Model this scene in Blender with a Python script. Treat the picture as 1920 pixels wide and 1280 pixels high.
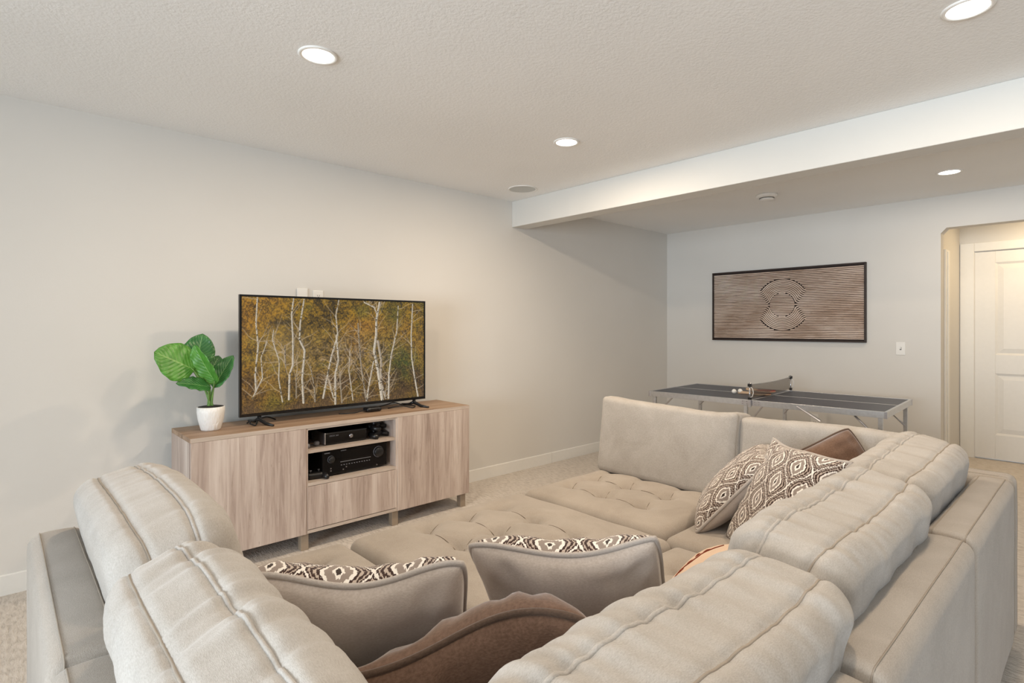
import bpy, bmesh, math, random
import numpy as np
from mathutils import Vector, Matrix, noise
PI = math.pi
random.seed(7)
for o in list(bpy.data.objects): bpy.data.objects.remove(o)
S = bpy.context.scene
C = S.collection

# ------------------------------------------------------------------ camera
cam = bpy.data.cameras.new('camera'); camo = bpy.data.objects.new('camera', cam); C.objects.link(camo)
cam.sensor_width = 36; cam.lens = 1040.67 / 1920 * 36
cam.shift_x = -16.7 / 1920; cam.shift_y = -26.9 / 1920; cam.clip_start = .02
camo.location = (0, 0, 1.3104); camo.rotation_euler = (PI / 2, 0, -math.radians(43.263))
S.camera = camo
# ------------------------------------------------------------------ world and daylight
W = bpy.data.worlds.new('world'); S.world = W; W.use_nodes = True
W.node_tree.nodes['Background'].inputs[0].default_value = (.80, .90, 1, 1)
W.node_tree.nodes['Background'].inputs[1].default_value = 1.0

def area(name, loc, rot, sx, sy, power, col, spread=180):
    l = bpy.data.lights.new(name, 'AREA'); l.shape = 'RECTANGLE'; l.size = sx; l.size_y = sy
    l.energy = power; l.color = col; l.spread = math.radians(spread)
    o = bpy.data.objects.new(name, l); C.objects.link(o); o.location = loc; o.rotation_euler = rot
    return o
# daylight through the patio doors in the wall behind and left of the camera
area('daylight_patio', (-4.37, -.15, 1.16), (0, -PI / 2 - .14, 0), 1.9, 2.7, 142, (.82, .92, 1), 108)
CAN_POWER = 11.0; CAN_COL = (1, .81, .60)
S.view_settings.view_transform = 'Standard'; S.view_settings.look = 'None'
S.view_settings.exposure = 0.17; S.view_settings.gamma = 1; S.view_settings.use_curve_mapping = False

# ------------------------------------------------------------------ materials
def srgb(r, g, b):
    f = lambda c: (c / 255 / 12.92) if c / 255 <= .04045 else ((c / 255 + .055) / 1.055) ** 2.4
    return (f(r), f(g), f(b), 1)
class NT:
    def __init__(s, name):
        s.m = bpy.data.materials.new(name); s.m.use_nodes = True
        s.t = s.m.node_tree; s.b = s.t.nodes['Principled BSDF']
    def n(s, kind, **k):
        x = s.t.nodes.new(kind)
        for a, v in k.items(): setattr(x, a, v)
        return x
    def l(s, a, b): s.t.links.new(a, b)
    def set(s, **k):
        for a, v in k.items(): s.b.inputs[a.replace('_', ' ')].default_value = v
    def val(s, sock, v):
        if hasattr(v, 'is_linked') or isinstance(v, bpy.types.NodeSocket): s.l(v, sock)
        else: sock.default_value = v
    def math(s, op, a, b=0.0, c=0.0):
        x = s.n('ShaderNodeMath', operation=op)
        s.val(x.inputs[0], a); s.val(x.inputs[1], b)
        if op in ('MULTIPLY_ADD', 'WRAP', 'COMPARE', 'SMOOTH_MIN'): s.val(x.inputs[2], c)
        return x.outputs[0]
    def coord(s, kind='Object', scale=(1, 1, 1), rot=(0, 0, 0)):
        c = s.n('ShaderNodeTexCoord'); mp = s.n('ShaderNodeMapping')
        mp.inputs['Scale'].default_value = scale; mp.inputs['Rotation'].default_value = rot
        s.l(c.outputs[kind], mp.inputs[0]); return mp.outputs[0]
    def noise(s, vec, scale, detail=2, rough=.5, dist=0):
        x = s.n('ShaderNodeTexNoise'); s.l(vec, x.inputs['Vector'])
        x.inputs['Scale'].default_value = scale; x.inputs['Detail'].default_value = detail
        x.inputs['Roughness'].default_value = rough; x.inputs['Distortion'].default_value = dist
        return x.outputs['Fac']
    def ramp(s, fac, stops, interp='LINEAR'):
        x = s.n('ShaderNodeValToRGB'); s.l(fac, x.inputs[0]); e = x.color_ramp.elements
        x.color_ramp.interpolation = interp
        while len(e) < len(stops): e.new(.5)
        for el, (p, c) in zip(e, stops): el.position = p; el.color = c
        return x.outputs[0]
    def mix(s, fac, a, b, blend='MIX'):
        x = s.n('ShaderNodeMix', data_type='RGBA', blend_type=blend)
        s.val(x.inputs[0], fac); s.val(x.inputs[6], a); s.val(x.inputs[7], b)
        return x.outputs[2]
    def bump(s, h, strength=.3, dist=.01):
        x = s.n('ShaderNodeBump'); s.l(h, x.inputs['Height'])
        x.inputs['Strength'].default_value = strength; x.inputs['Distance'].default_value = dist
        s.l(x.outputs[0], s.b.inputs['Normal'])
    def col(s, c): s.val(s.b.inputs['Base Color'], c); return s

def plain(name, rgb, rough=.5, metal=0, var=.06, scale=30):
    m = NT(name); m.set(Roughness=rough, Metallic=metal)
    n = m.noise(m.coord(), scale, 3)
    c = srgb(*rgb)
    m.col(m.ramp(n, [(.3, tuple(x * (1 - var) for x in c[:3]) + (1,)), (.7, tuple(min(1, x * (1 + var)) for x in c[:3]) + (1,))]))
    return m.m
def paint(name, rgb, tex, dist, scale):
    m = NT(name); m.set(Roughness=.75); m.b.inputs['Specular IOR Level'].default_value = .25
    v = m.coord()
    m.col(m.ramp(m.noise(v, 1.3, 2), [(.3, srgb(*[x - 2 for x in rgb])), (.7, srgb(*[x + 2 for x in rgb]))]))
    m.bump(m.noise(v, scale, 4, .6), tex, dist)
    return m.m
M = {}
M['wall'] = paint('wall_paint', (221, 218, 213), .12, .002, 160)
M['ceil'] = paint('knockdown_ceiling', (244, 244, 243), .42, .006, 75)
M['beam'] = paint('beam_paint', (216, 214, 209), .10, .002, 160)
M['trim'] = plain('trim_white', (236, 234, 229), .4, 0, .01)
M['doorw'] = plain('door_white', (234, 232, 228), .45, 0, .01)
M['white_plastic'] = plain('white_plastic', (238, 236, 232), .35, 0, .01)
M['grey_plastic'] = plain('speaker_grille', (196, 198, 196), .6, 0, .04, 300)
M['black'] = plain('black_plastic', (20, 20, 22), .35, 0, .15)
M['gloss_black'] = plain('gloss_black', (12, 12, 14), .15, 0, .15)
M['cable'] = plain('black_cable', (16, 16, 18), .5, 0, .1)
M['slot'] = plain('dark_slot', (30, 28, 28), .6, 0, .1)
M['silver'] = plain('brushed_aluminium', (205, 207, 210), .34, .85, .06, 60)
M['steel'] = plain('bright_steel', (200, 200, 205), .28, .9, .06, 60)
M['chrome'] = plain('chrome_detail', (190, 190, 195), .2, .9, .05)
M['grey_print'] = plain('grey_print', (120, 120, 124), .5, 0, .05)
M['leg_taupe'] = plain('taupe_leg', (150, 134, 116), .5, 0, .06)
M['tabletop'] = plain('navy_tabletop', (62, 66, 78), .42, 0, .06)
M['line_white'] = plain('white_line', (225, 225, 225), .5, 0, .02)
M['ball'] = plain('white_ball', (245, 244, 240), .35, 0, .01)
M['rubber_red'] = plain('red_rubber', (150, 40, 34), .55, 0, .1)
M['rubber_brown'] = plain('dark_rubber', (88, 44, 30), .55, 0, .12)
M['handle_wood'] = plain('pale_wood', (206, 176, 146), .5, 0, .1)
M['art_frame'] = plain('dark_frame', (44, 30, 24), .5, 0, .15)
M['art_back'] = plain('dark_backing', (46, 34, 30), .8, 0, .2)
M['soil'] = plain('black_soil_cap', (30, 28, 28), .8, 0, .3, 120)
M['stem'] = plain('green_stem', (112, 150, 82), .45, 0, .2, 25)
M['seam'] = plain('seam_thread', (156, 145, 132), .9, 0, .08)
M['crease_shade'] = plain('tuft_crease_shade', (100, 86, 72), .95, 0, .1)  # dark tone standing in for shade inside the tuft folds

def carpet():
    m = NT('loop_carpet'); m.set(Roughness=.95); m.b.inputs['Specular IOR Level'].default_value = .1
    m.b.inputs['Sheen Weight'].default_value = .2
    v1 = m.coord(scale=(75, 20, 1)); v2 = m.coord(scale=(1, 1, 1))
    rib = m.noise(v1, 1, 3, .6, .4); fine = m.noise(v2, 210, 3, .7); broad = m.noise(v2, 2.2, 2)
    h = m.math('ADD', m.math('MULTIPLY', rib, .7), m.math('MULTIPLY', fine, .3))
    c = m.ramp(h, [(.28, srgb(150, 138, 127)), (.5, srgb(212, 202, 191)), (.72, srgb(236, 228, 219))])
    c = m.mix(.25, c, m.ramp(broad, [(.3, srgb(198, 187, 174)), (.7, srgb(220, 210, 198))]))
    m.col(c); m.bump(h, .8, .012); return m.m
M['carpet'] = carpet()

def fabric(name, lo, hi, weave=900, sheen=.30, patch=5, bump=.40):
    m = NT(name); m.set(Roughness=.92); m.b.inputs['Specular IOR Level'].default_value = .15
    m.b.inputs['Sheen Weight'].default_value = sheen; m.b.inputs['Sheen Roughness'].default_value = .4
    v = m.coord(); a = m.noise(v, patch, 4, .65, .6); b = m.noise(m.coord(scale=(1, 3, 1)), weave * .25, 2)
    f = m.math('ADD', m.math('MULTIPLY', a, .5), m.math('MULTIPLY', b, .5))
    m.col(m.ramp(f, [(.34, srgb(*lo)), (.66, srgb(*hi))]))
    m.bump(m.math('ADD', m.math('MULTIPLY', b, .5), m.noise(v, weave, 2)), bump, .002); return m.m
M['sofa'] = fabric('sofa_chenille', (160, 150, 139), (184, 175, 165))
M['seat'] = fabric('seat_chenille', (154, 143, 131), (178, 168, 157))
M['cush'] = fabric('cushion_chenille', (164, 156, 147), (190, 184, 177))
M['taupe'] = fabric('taupe_velvet', (182, 168, 156), (206, 194, 184), 700, .5, 4, .12)
M['brown'] = fabric('brown_velvet', (92, 70, 57), (124, 98, 82), 600, .7, 4, .2)
M['pipe'] = fabric('taupe_piping', (172, 162, 154), (192, 183, 175), 700, .3)
M['brownpipe'] = fabric('brown_piping', (78, 62, 52), (100, 82, 70), 700, .3)
M['peach'] = fabric('peach_canvas', (214, 184, 158), (226, 200, 176), 900, .2, 6)
M['red_thread'] = fabric('red_embroidery', (132, 40, 26), (165, 58, 36), 900, .2)
M['cord_brown'] = fabric('rust_embroidery', (110, 45, 25), (140, 62, 36), 900, .2)

def wood(name, scale, stops, bands=(6, 6, .2)):
    m = NT(name); m.set(Roughness=.55)
    v = m.coord(scale=scale); g = m.noise(v, 1, 6, .62, .9)
    p = m.noise(m.coord(scale=bands), 1, 1)
    f = m.math('ADD', m.math('MULTIPLY', g, .55), m.math('MULTIPLY', p, .45))
    c = m.ramp(f, stops)
    v3 = m.coord(scale=tuple(x * 2.3 for x in scale)); k = m.noise(v3, 1, 3, .5, 1.5)
    c = m.mix(m.math('MULTIPLY', m.math('LESS_THAN', k, .33), .35), c, srgb(112, 92, 78))
    m.col(c); m.bump(g, .08, .003); return m.m
st = [(.33, srgb(148, 129, 119)), (.46, srgb(180, 162, 151)), (.56, srgb(197, 181, 170)), (.68, srgb(213, 200, 190))]
M['wood_v'] = wood('grey_oak_vertical', (38, 38, 2.2), st, (11, 11, .6))
M['wood_h'] = wood('grey_oak_top', (2.2, 38, 38), [(.33, srgb(124, 98, 78)), (.5, srgb(158, 130, 106)), (.68, srgb(186, 160, 136))], (.6, 14, 6))
M['wood_e'] = wood('grey_oak_edge', (2.5, 30, 30), [(.33, srgb(172, 156, 142)), (.68, srgb(206, 192, 180))], (.6, 8, 8))
M['strip'] = wood('carved_strip', (60, 6, 30), [(.33, srgb(176, 148, 128)), (.5, srgb(214, 192, 176)), (.68, srgb(236, 220, 208))], (5, 2.5, 4))

def ceramic():
    m = NT('white_carved_pot'); m.set(Roughness=.4)
    m.col(srgb(242, 240, 237))
    w = m.n('ShaderNodeTexVoronoi', feature='DISTANCE_TO_EDGE'); m.l(m.coord(scale=(60, 60, 22), rot=(0, .5, 0)), w.inputs[0])
    w.inputs['Scale'].default_value = 1
    m.bump(w.outputs['Distance'], .7, .006); return m.m
M['pot'] = ceramic()
def leafmat(name, lo, hi, vein):
    m = NT(name); m.set(Roughness=.38)
    uv = m.n('ShaderNodeUVMap'); sep = m.n('ShaderNodeSeparateXYZ'); m.l(uv.outputs[0], sep.inputs[0])
    a = m.math('ABSOLUTE', m.math('SUBTRACT', sep.outputs[0], .5))
    ph = m.math('ADD', m.math('MULTIPLY', sep.outputs[1], 9.0), m.math('MULTIPLY', a, -7.0))
    fr = m.math('ABSOLUTE', m.math('SUBTRACT', m.math('FRACT', ph), .5))
    v = m.math('LESS_THAN', fr, .07); mid = m.math('LESS_THAN', a, .022)
    v = m.math('MAXIMUM', m.math('MULTIPLY', v, .55), mid)
    base = m.ramp(m.noise(m.coord(), 22, 3), [(.3, srgb(*lo)), (.7, srgb(*hi))])
    m.col(m.mix(m.math('MULTIPLY', v, .6), base, srgb(*vein)))
    m.bump(fr, .5, .004); return m.m
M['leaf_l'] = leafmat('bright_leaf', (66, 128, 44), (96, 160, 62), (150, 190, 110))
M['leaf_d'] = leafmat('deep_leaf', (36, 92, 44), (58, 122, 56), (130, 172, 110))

def ikat():
    m = NT('ikat_weave'); m.set(Roughness=.9); m.b.inputs['Specular IOR Level'].default_value = .15
    m.b.inputs['Sheen Weight'].default_value = .2
    uv = m.n('ShaderNodeUVMap'); mp = m.n('ShaderNodeMapping'); mp.inputs['Scale'].default_value = (3.4, 2.7, 1); mp.inputs['Location'].default_value = (.1, .28, 0)
    m.l(uv.outputs[0], mp.inputs[0]); sep = m.n('ShaderNodeSeparateXYZ'); m.l(mp.outputs[0], sep.inputs[0])
    jag = m.noise(m.coord('UV', scale=(110, 9, 1)), 1, 2, .6); jag2 = m.noise(m.coord('UV', scale=(14, 110, 1)), 1, 1)
    x = m.math('ADD', sep.outputs[0], m.math('MULTIPLY', m.math('SUBTRACT', jag2, .5), .05))
    y = m.math('ADD', sep.outputs[1], m.math('MULTIPLY', m.math('SUBTRACT', jag, .5), .16))
    p = m.math('MULTIPLY', m.math('ABSOLUTE', m.math('SUBTRACT', m.math('FRACT', x), .5)), 2.0)
    q = m.math('MULTIPLY', m.math('ABSOLUTE', m.math('SUBTRACT', m.math('FRACT', y), .5)), 2.0)
    # ease q so that the lozenges turn into ogees
    qq = m.math('SUBTRACT', q, m.math('MULTIPLY', m.math('SINE', m.math('MULTIPLY', q, 2 * PI)), .075))
    s = m.math('ADD', p, qq); d = m.math('MINIMUM', s, m.math('SUBTRACT', 2.0, s))
    wh = srgb(236, 228, 218); dk = srgb(62, 42, 36); tp = srgb(146, 132, 122); lt = srgb(186, 170, 156)
    c = m.ramp(d, [(0, srgb(58, 46, 40)), (.09, wh), (.18, tp), (.42, wh), (.54, dk), (.64, lt), (.73, dk), (.83, lt), (.89, dk), (.955, wh)], 'CONSTANT')
    m.col(c); m.bump(m.noise(m.coord('UV'), 260, 2), .25, .002); return m.m
M['ikat'] = ikat()
def emis(name, col, s):
    m = NT(name); m.b.inputs['Emission Color'].default_value = col; m.b.inputs['Emission Strength'].default_value = s
    m.col((.9, .9, .9, 1)); return m.m
M['lamp'] = emis('lit_lens', (1, .95, .86, 1), 7.0)
def netmat():
    m = NT('net_weave'); m.set(Roughness=.8); m.col(srgb(120, 112, 104))
    v = m.coord(scale=(1, 1, 1)); ch = m.n('ShaderNodeTexChecker'); m.l(v, ch.inputs[0]); ch.inputs['Scale'].default_value = 320
    m.l(m.math('ADD', m.math('MULTIPLY', ch.outputs['Fac'], .5), .42), m.b.inputs['Alpha']); return m.m
M['net'] = netmat()

# ------------------------------------------------------------------ mesh helpers
def finish(o, label=None, cat=None, group=None, kind=None):
    if label: o['label'] = label
    if cat: o['category'] = cat
    if group: o['group'] = group
    if kind: o['kind'] = kind
    return o
def thing(name, loc, label=None, cat=None, group=None, rz=0, kind=None, mat=None):
    o = bpy.data.objects.new(name, None); C.objects.link(o); o.empty_display_size = .1
    if mat is not None: o.matrix_world = mat
    else: o.location = loc; o.rotation_euler = (0, 0, rz)
    return finish(o, label, cat, group, kind)
class MB:
    def __init__(s): s.v = []; s.f = []; s.uv = None
    def add(s, v, f):
        k = len(s.v); s.v += [tuple(p) for p in v]; s.f += [tuple(i + k for i in q) for q in f]; return s
    def box(s, x0, x1, y0, y1, z0, z1):
        return s.add([(x0, y0, z0), (x1, y0, z0), (x1, y1, z0), (x0, y1, z0), (x0, y0, z1), (x1, y0, z1), (x1, y1, z1), (x0, y1, z1)],
                     [(3, 2, 1, 0), (4, 5, 6, 7), (0, 1, 5, 4), (1, 2, 6, 5), (2, 3, 7, 6), (3, 0, 4, 7)])
    def prism(s, poly, axis, a, b):
        # poly: 2D points, extruded along axis from a to b (axis 0: poly=(y,z); 1: (x,z); 2: (x,y))
        def P(q, t): return [(t, q[0], q[1]), (q[0], t, q[1]), (q[0], q[1], t)][axis]
        n = len(poly); v = [P(q, a) for q in poly] + [P(q, b) for q in poly]
        f = [tuple(range(n))[::-1], tuple(range(n, 2 * n))] + [(i, (i + 1) % n, n + (i + 1) % n, n + i) for i in range(n)]
        return s.add(v, f)
    def tube(s, path, r, n=8, closed=False, flat=1.0):
        path = [Vector(p) for p in path]; m = len(path); rings = []; prev = None
        for i, p in enumerate(path):
            a = path[(i - 1) % m] if (closed or i > 0) else p; b = path[(i + 1) % m] if (closed or i < m - 1) else p
            t = (b - a).normalized() if (b - a).length > 1e-9 else Vector((0, 0, 1))
            if prev is None: u = t.orthogonal().normalized()
            else:
                u = prev - t * prev.dot(t); u = u.normalized() if u.length > 1e-6 else t.orthogonal().normalized()
            prev = u; w = t.cross(u); rr = r[i] if isinstance(r, (list, tuple)) else r
            rings.append([p + (u * math.cos(2 * PI * k / n) + w * math.sin(2 * PI * k / n) * flat) * rr for k in range(n)])
        v = [q for ring in rings for q in ring]; f = []
        for i in range(m if closed else m - 1):
            j = (i + 1) % m
            for k in range(n): f.append((i * n + k, i * n + (k + 1) % n, j * n + (k + 1) % n, j * n + k))
        if not closed: f += [tuple(range(n))[::-1], tuple(range((m - 1) * n, m * n))]
        return s.add(v, f)
    def lathe(s, prof, n=32, c=(0, 0, 0), cap=True):
        v = [(c[0] + r * math.cos(2 * PI * k / n), c[1] + r * math.sin(2 * PI * k / n), c[2] + z) for r, z in prof for k in range(n)]
        m = len(prof); f = []
        for i in range(m - 1):
            for k in range(n): f.append((i * n + k, i * n + (k + 1) % n, (i + 1) * n + (k + 1) % n, (i + 1) * n + k))
        if cap: f += [tuple(range(n))[::-1], tuple(range((m - 1) * n, m * n))]
        return s.add(v, f)
    def build(s, name, mat, parent=None, smooth=False, bevel=0, seg=2, label=None, cat=None, group=None, kind=None):
        me = bpy.data.meshes.new(name); me.from_pydata(s.v, [], s.f); me.update()
        bm = bmesh.new(); bm.from_mesh(me); bmesh.ops.recalc_face_normals(bm, faces=bm.faces); bm.to_mesh(me); bm.free()
        if smooth: me.polygons.foreach_set('use_smooth', [True] * len(me.polygons))
        o = bpy.data.objects.new(name, me); C.objects.link(o)
        if mat is not None: me.materials.append(M[mat] if isinstance(mat, str) else mat)
        if parent is not None: o.parent = parent
        if bevel:
            b = o.modifiers.new('bevel', 'BEVEL'); b.width = bevel; b.segments = seg; b.limit_method = 'ANGLE'
            if smooth is None: pass
        return finish(o, label, cat, group, kind)
def box(name, mat, parent, x0, x1, y0, y1, z0, z1, bevel=0, **k):
    return MB().box(x0, x1, y0, y1, z0, z1).build(name, mat, parent, bevel=bevel, **k)
def copy_tree(o, parent=None):
    c = o.copy(); C.objects.link(c)
    if parent is not None: c.parent = parent
    for ch in o.children: copy_tree(ch, c)
    return c

class Soft:
    """rounded box with a deformation; seam paths follow the deformed surface"""
    def __init__(s, size, r, fn=None): s.h = Vector(size) / 2; s.r = r; s.fn = fn
    def pt(s, p):
        q = Vector([max(-(s.h[i] - s.r), min(s.h[i] - s.r, p[i])) for i in range(3)]); d = p - q
        n = d.normalized() if d.length > 1e-9 else Vector((0, 0, 1)); x = q + n * s.r
        return s.fn(x, n) if s.fn else x
    def mesh(s, nx, ny, nz):
        N = (nx, ny, nz); idx = {}; V = []; F = []
        def gv(i, j, k):
            key = (i, j, k)
            if key not in idx:
                t = [2 * a / n - 1 for a, n in zip(key, N)]
                t = [.55 * a + .45 * math.sin(a * PI / 2) for a in t]
                idx[key] = len(V); V.append(tuple(s.pt(Vector([t[i] * s.h[i] for i in range(3)]))))
            return idx[key]
        for k in (0, nz):
            for i in range(nx):
                for j in range(ny): F.append((gv(i, j, k), gv(i + 1, j, k), gv(i + 1, j + 1, k), gv(i, j + 1, k)))
        for j in (0, ny):
            for i in range(nx):
                for k in range(nz): F.append((gv(i, j, k), gv(i + 1, j, k), gv(i + 1, j, k + 1), gv(i, j, k + 1)))
        for i in (0, nx):
            for j in range(ny):
                for k in range(nz): F.append((gv(i, j, k), gv(i, j + 1, k), gv(i, j + 1, k + 1), gv(i, j, k + 1)))
        m = MB(); m.add(V, F); return m
    def loop(s, axis, t, n=60):
        """closed loop on the surface in the plane coord[axis]=t"""
        a, b = [i for i in range(3) if i != axis]; out = []
        cs = [(-1, -1), (1, -1), (1, 1), (-1, 1)]
        per = n // 4
        for k in range(4):
            p0, p1 = cs[k], cs[(k + 1) % 4]
            for i in range(per):
                w = i / per; p = Vector((0, 0, 0)); p[axis] = t
                p[a] = (p0[0] * (1 - w) + p1[0] * w) * s.h[a]; p[b] = (p0[1] * (1 - w) + p1[1] * w) * s.h[b]
                out.append(s.pt(p))
        return out
    def line(s, axis, fixed, n=50, span=1.0):
        """open line along axis; fixed = the other two coordinates"""
        out = []; o = [i for i in range(3) if i != axis]
        for i in range(n + 1):
            p = Vector((0, 0, 0)); p[axis] = (2 * i / n - 1) * s.h[axis] * span; p[o[0]] = fixed[0]; p[o[1]] = fixed[1]
            out.append(s.pt(p))
        return out

# ================================================================== SETTING
YW, XB, CE = 3.714, 5.946, 2.445
XL, YR = -4.40, -4.60            # far left wall (patio doors) and rear wall
HALLX = 7.14
K = 'structure'
box('floor', 'carpet', None, XL - .1, 8.3, YR - .1, 4.2, -.1, 0, kind=K, label='beige ribbed loop carpet')
box('ceiling', 'ceil', None, XL - .1, XB, YR - .1, YW + .1, CE, CE + .1, kind=K, label='white knockdown textured ceiling')
box('wall_left', 'wall', None, XL - .1, XB + .12, YW, YW + .12, 0, CE, kind=K, label='off-white wall behind the television')
# wall with the hall opening
OP0, OP1, OPZ = 1.009, -.35, 2.167
w = MB(); w.box(XB, XB + .12, OP0, YW, 0, CE); w.box(XB, XB + .12, OP1, OP0, OPZ, CE); w.box(XB, XB + .12, YR, OP1, 0, CE)
w.prism([(OP0, OPZ - .045), (OP0, OPZ), (OP0 - .04, OPZ)], 0, XB, XB + .12)
w.build('wall_back', 'wall', None, kind=K, label='off-white end wall with the hall opening')
box('wall_rear', 'wall', None, XL, XB, YR - .1, YR, 0, CE, kind=K, label='off-white rear wall')
w = MB(); w.box(XL - .1, XL, YR, -1.75, 0, CE); w.box(XL - .1, XL, 1.05, YW, 0, CE); w.box(XL - .1, XL, -1.75, 1.05, 2.12, CE); w.box(XL - .1, XL, -1.75, 1.05, 0, .2)
w.build('wall_patio', 'wall', None, kind=K, label='side wall with patio doors')
for nm, a in (('window_1', (-1.75, 1.05, .2, 2.12, 0)),):
    m = MB(); p0, p1, z0, z1, ax = a; t = .05
    for (u0, u1, v0, v1) in ((p0, p1, z0, z0 + t), (p0, p1, z1 - t, z1), (p0, p0 + t, z0 + t, z1 - t), (p1 - t, p1, z0 + t, z1 - t), ((p0 + p1) / 2 - .03, (p0 + p1) / 2 + .03, z0 + t, z1 - t)):
        if ax: m.box(u0, u1, YR - .08, YR - .05, v0, v1)
        else: m.box(XL - .08, XL - .05, u0, u1, v0, v1)
    m.build(nm, 'trim', None, kind=K, label='white window frame')
# beam and lower hall shell
box('ceiling_beam', 'beam', None, 3.383, 3.545, YR, YW, 2.2136, CE, kind=K, label='dropped white ceiling beam crossing the room', bevel=.004)
HY = 1.056
box('wall_hall_left', 'wall', None, XB + .12, HALLX + .1, HY, HY + .1, 0, CE + .01, kind=K, label='cream hall side wall')
w = MB(); w.box(HALLX, HALLX + .1, .932, HY, 0, CE); w.box(HALLX, HALLX + .1, .10, .932, 2.063, CE); w.box(HALLX, HALLX + .1, -1.5, .10, 0, CE)
w.build('wall_hall_end', 'wall', None, kind=K, label='cream hall end wall around the white door')
box('wall_hall_right', 'wall', None, XB + .12, HALLX + .1, -1.6, -1.5, 0, CE, kind=K, label='cream hall far side wall')
box('ceiling_hall', 'ceil', None, XB, HALLX + .2, -1.6, HY + .1, CE, CE + .1, kind=K, label='hall ceiling')
# baseboards
bb = thing('baseboard_left', (0, 0, 0), 'white baseboard under the television wall', kind=K)
def bprof(t): return [(YW - .013, 0), (YW, 0), (YW, .100), (YW - .008, .100), (YW - .013, .095)]
for a, b in ((XL, 3.893), (3.897, XB)): MB().prism(bprof(0), 0, a, b).build('board', 'trim', bb)
bb = thing('baseboard_back', (0, 0, 0), 'white baseboard along the end wall', kind=K)
MB().prism([(XB - .013, 0), (XB, 0), (XB, .100), (XB - .008, .100), (XB - .013, .095)], 1, OP0, YW - .013).build('board', 'trim', bb)
# hall door and casings
d = thing('door_1', (HALLX, .52, 0), 'white two-panel door at the end of the hall', kind=K)
DW = .414
def P2(y): return y - .52
sl = MB()
sl.box(.012, .05, -DW, DW, .012, 2.06)
for (z0, z1) in ((.012, .251), (.854, 1.038), (1.946, 2.06)): sl.box(0, .012, P2(.262), P2(.778), z0, z1)
sl.box(0, .012, P2(.778), DW, .012, 2.06); sl.box(0, .012, -DW, P2(.262), .012, 2.06)
sl.build('slab', 'doorw', d, bevel=.002)
for (z0, z1) in ((.251, .854), (1.038, 1.946)):
    y0, y1 = P2(.262), P2(.778); a, b = .018, .062
    m = MB(); v = []
    for (ins, x) in ((0, .001), (a, .010), (b, .002)):
        v += [(x, y0 + ins, z0 + ins), (x, y1 - ins, z0 + ins), (x, y1 - ins, z1 - ins), (x, y0 + ins, z1 - ins)]
    f = [(k * 4 + i, k * 4 + (i + 1) % 4, k * 4 + 4 + (i + 1) % 4, k * 4 + 4 + i) for k in range(2) for i in range(4)] + [(8, 9, 10, 11)]
    m.add(v, f).build('panel', 'doorw', d)
tr = thing('trim_1', (HALLX, .932, 0), 'white casing around the hall door', kind=K)
box('casing', 'trim', tr, -.018, 0, .006, .118, 0, 2.153, .004); box('casing', 'trim', tr, -.018, 0, -.94, .006, 2.068, 2.153, .004)
box('casing', 'trim', tr, -.018, 0, -.94, -.83, 0, 2.068, .004)
tr = thing('trim_2', (6.36, HY, 0), 'narrow casing on the hall side wall', kind=K)
box('casing', 'trim', tr, 0, .17, -.018, 0, 0, 2.03, .004); box('stop', 'trim', tr, .045, .10, -.026, -.018, 0, 2.01, .003)

# ------------------------------------------------------------------ ceiling fittings
def can(x, y, label, power=CAN_POWER, col=CAN_COL):
    t = thing('recessed_light', (x, y, CE), label, 'ceiling light', 'recessed ceiling lights')
    MB().lathe([(.079, 0), (.079, -.004), (.074, -.007), (.064, -.006), (.062, 0)], 48, cap=False).build('trim_ring', 'white_plastic', t, smooth=True)
    MB().lathe([(.0005, -.0035), (.063, -.0035), (.063, -.001)], 48, cap=False).build('lens', 'lamp', t)
    l = bpy.data.lights.new('can_glow', 'AREA'); l.shape = 'DISK'; l.size = .12; l.energy = power; l.color = col
    o = bpy.data.objects.new('can_glow', l); C.objects.link(o); o.location = (x, y, CE - .012)
    return t
can(.971, 2.265, 'round lit recessed light in the ceiling above the plant')
can(2.535, 2.286, 'small lit recessed light in the ceiling midway to the beam', 22)
can(2.511, .348, 'lit recessed light cut by the top edge of the picture', 12)
can(5.06, .808, 'lit recessed light beyond the beam near the hall opening', 7)
can(.97, .348, 'lit recessed light above the near sofa corner', 9)
l = bpy.data.lights.new('hall_light', 'AREA'); l.shape = 'DISK'; l.size = .3; l.energy = 10; l.color = (1, .74, .42)
o = bpy.data.objects.new('hall_light', l); C.objects.link(o); o.location = (6.6, .25, CE - .02)
t = thing('ceiling_speaker', (3.134, 3.309, CE), 'round flush speaker grille in the ceiling beside the beam', 'speaker')
MB().lathe([(.118, 0), (.118, -.005), (.108, -.006), (.106, 0)], 48, cap=False).build('rim', 'white_plastic', t, smooth=True)
MB().lathe([(.0005, -.004), (.107, -.004), (.107, -.001)], 48, cap=False).build('grille', 'grey_plastic', t)
t = thing('smoke_detector', (4.795, 2.02, CE), 'white round smoke detector on the ceiling beyond the beam', 'smoke detector')
MB().lathe([(.085, 0), (.085, -.012), (.078, -.024), (.062, -.030)], 40).build('base', 'white_plastic', t, smooth=True)
MB().lathe([(.060, -.030), (.060, -.034)], 40).build('vent_gap', 'slot', t)
MB().lathe([(.058, -.034), (.054, -.046), (.030, -.050)], 40).build('cap', 'white_plastic', t, smooth=True)

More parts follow.
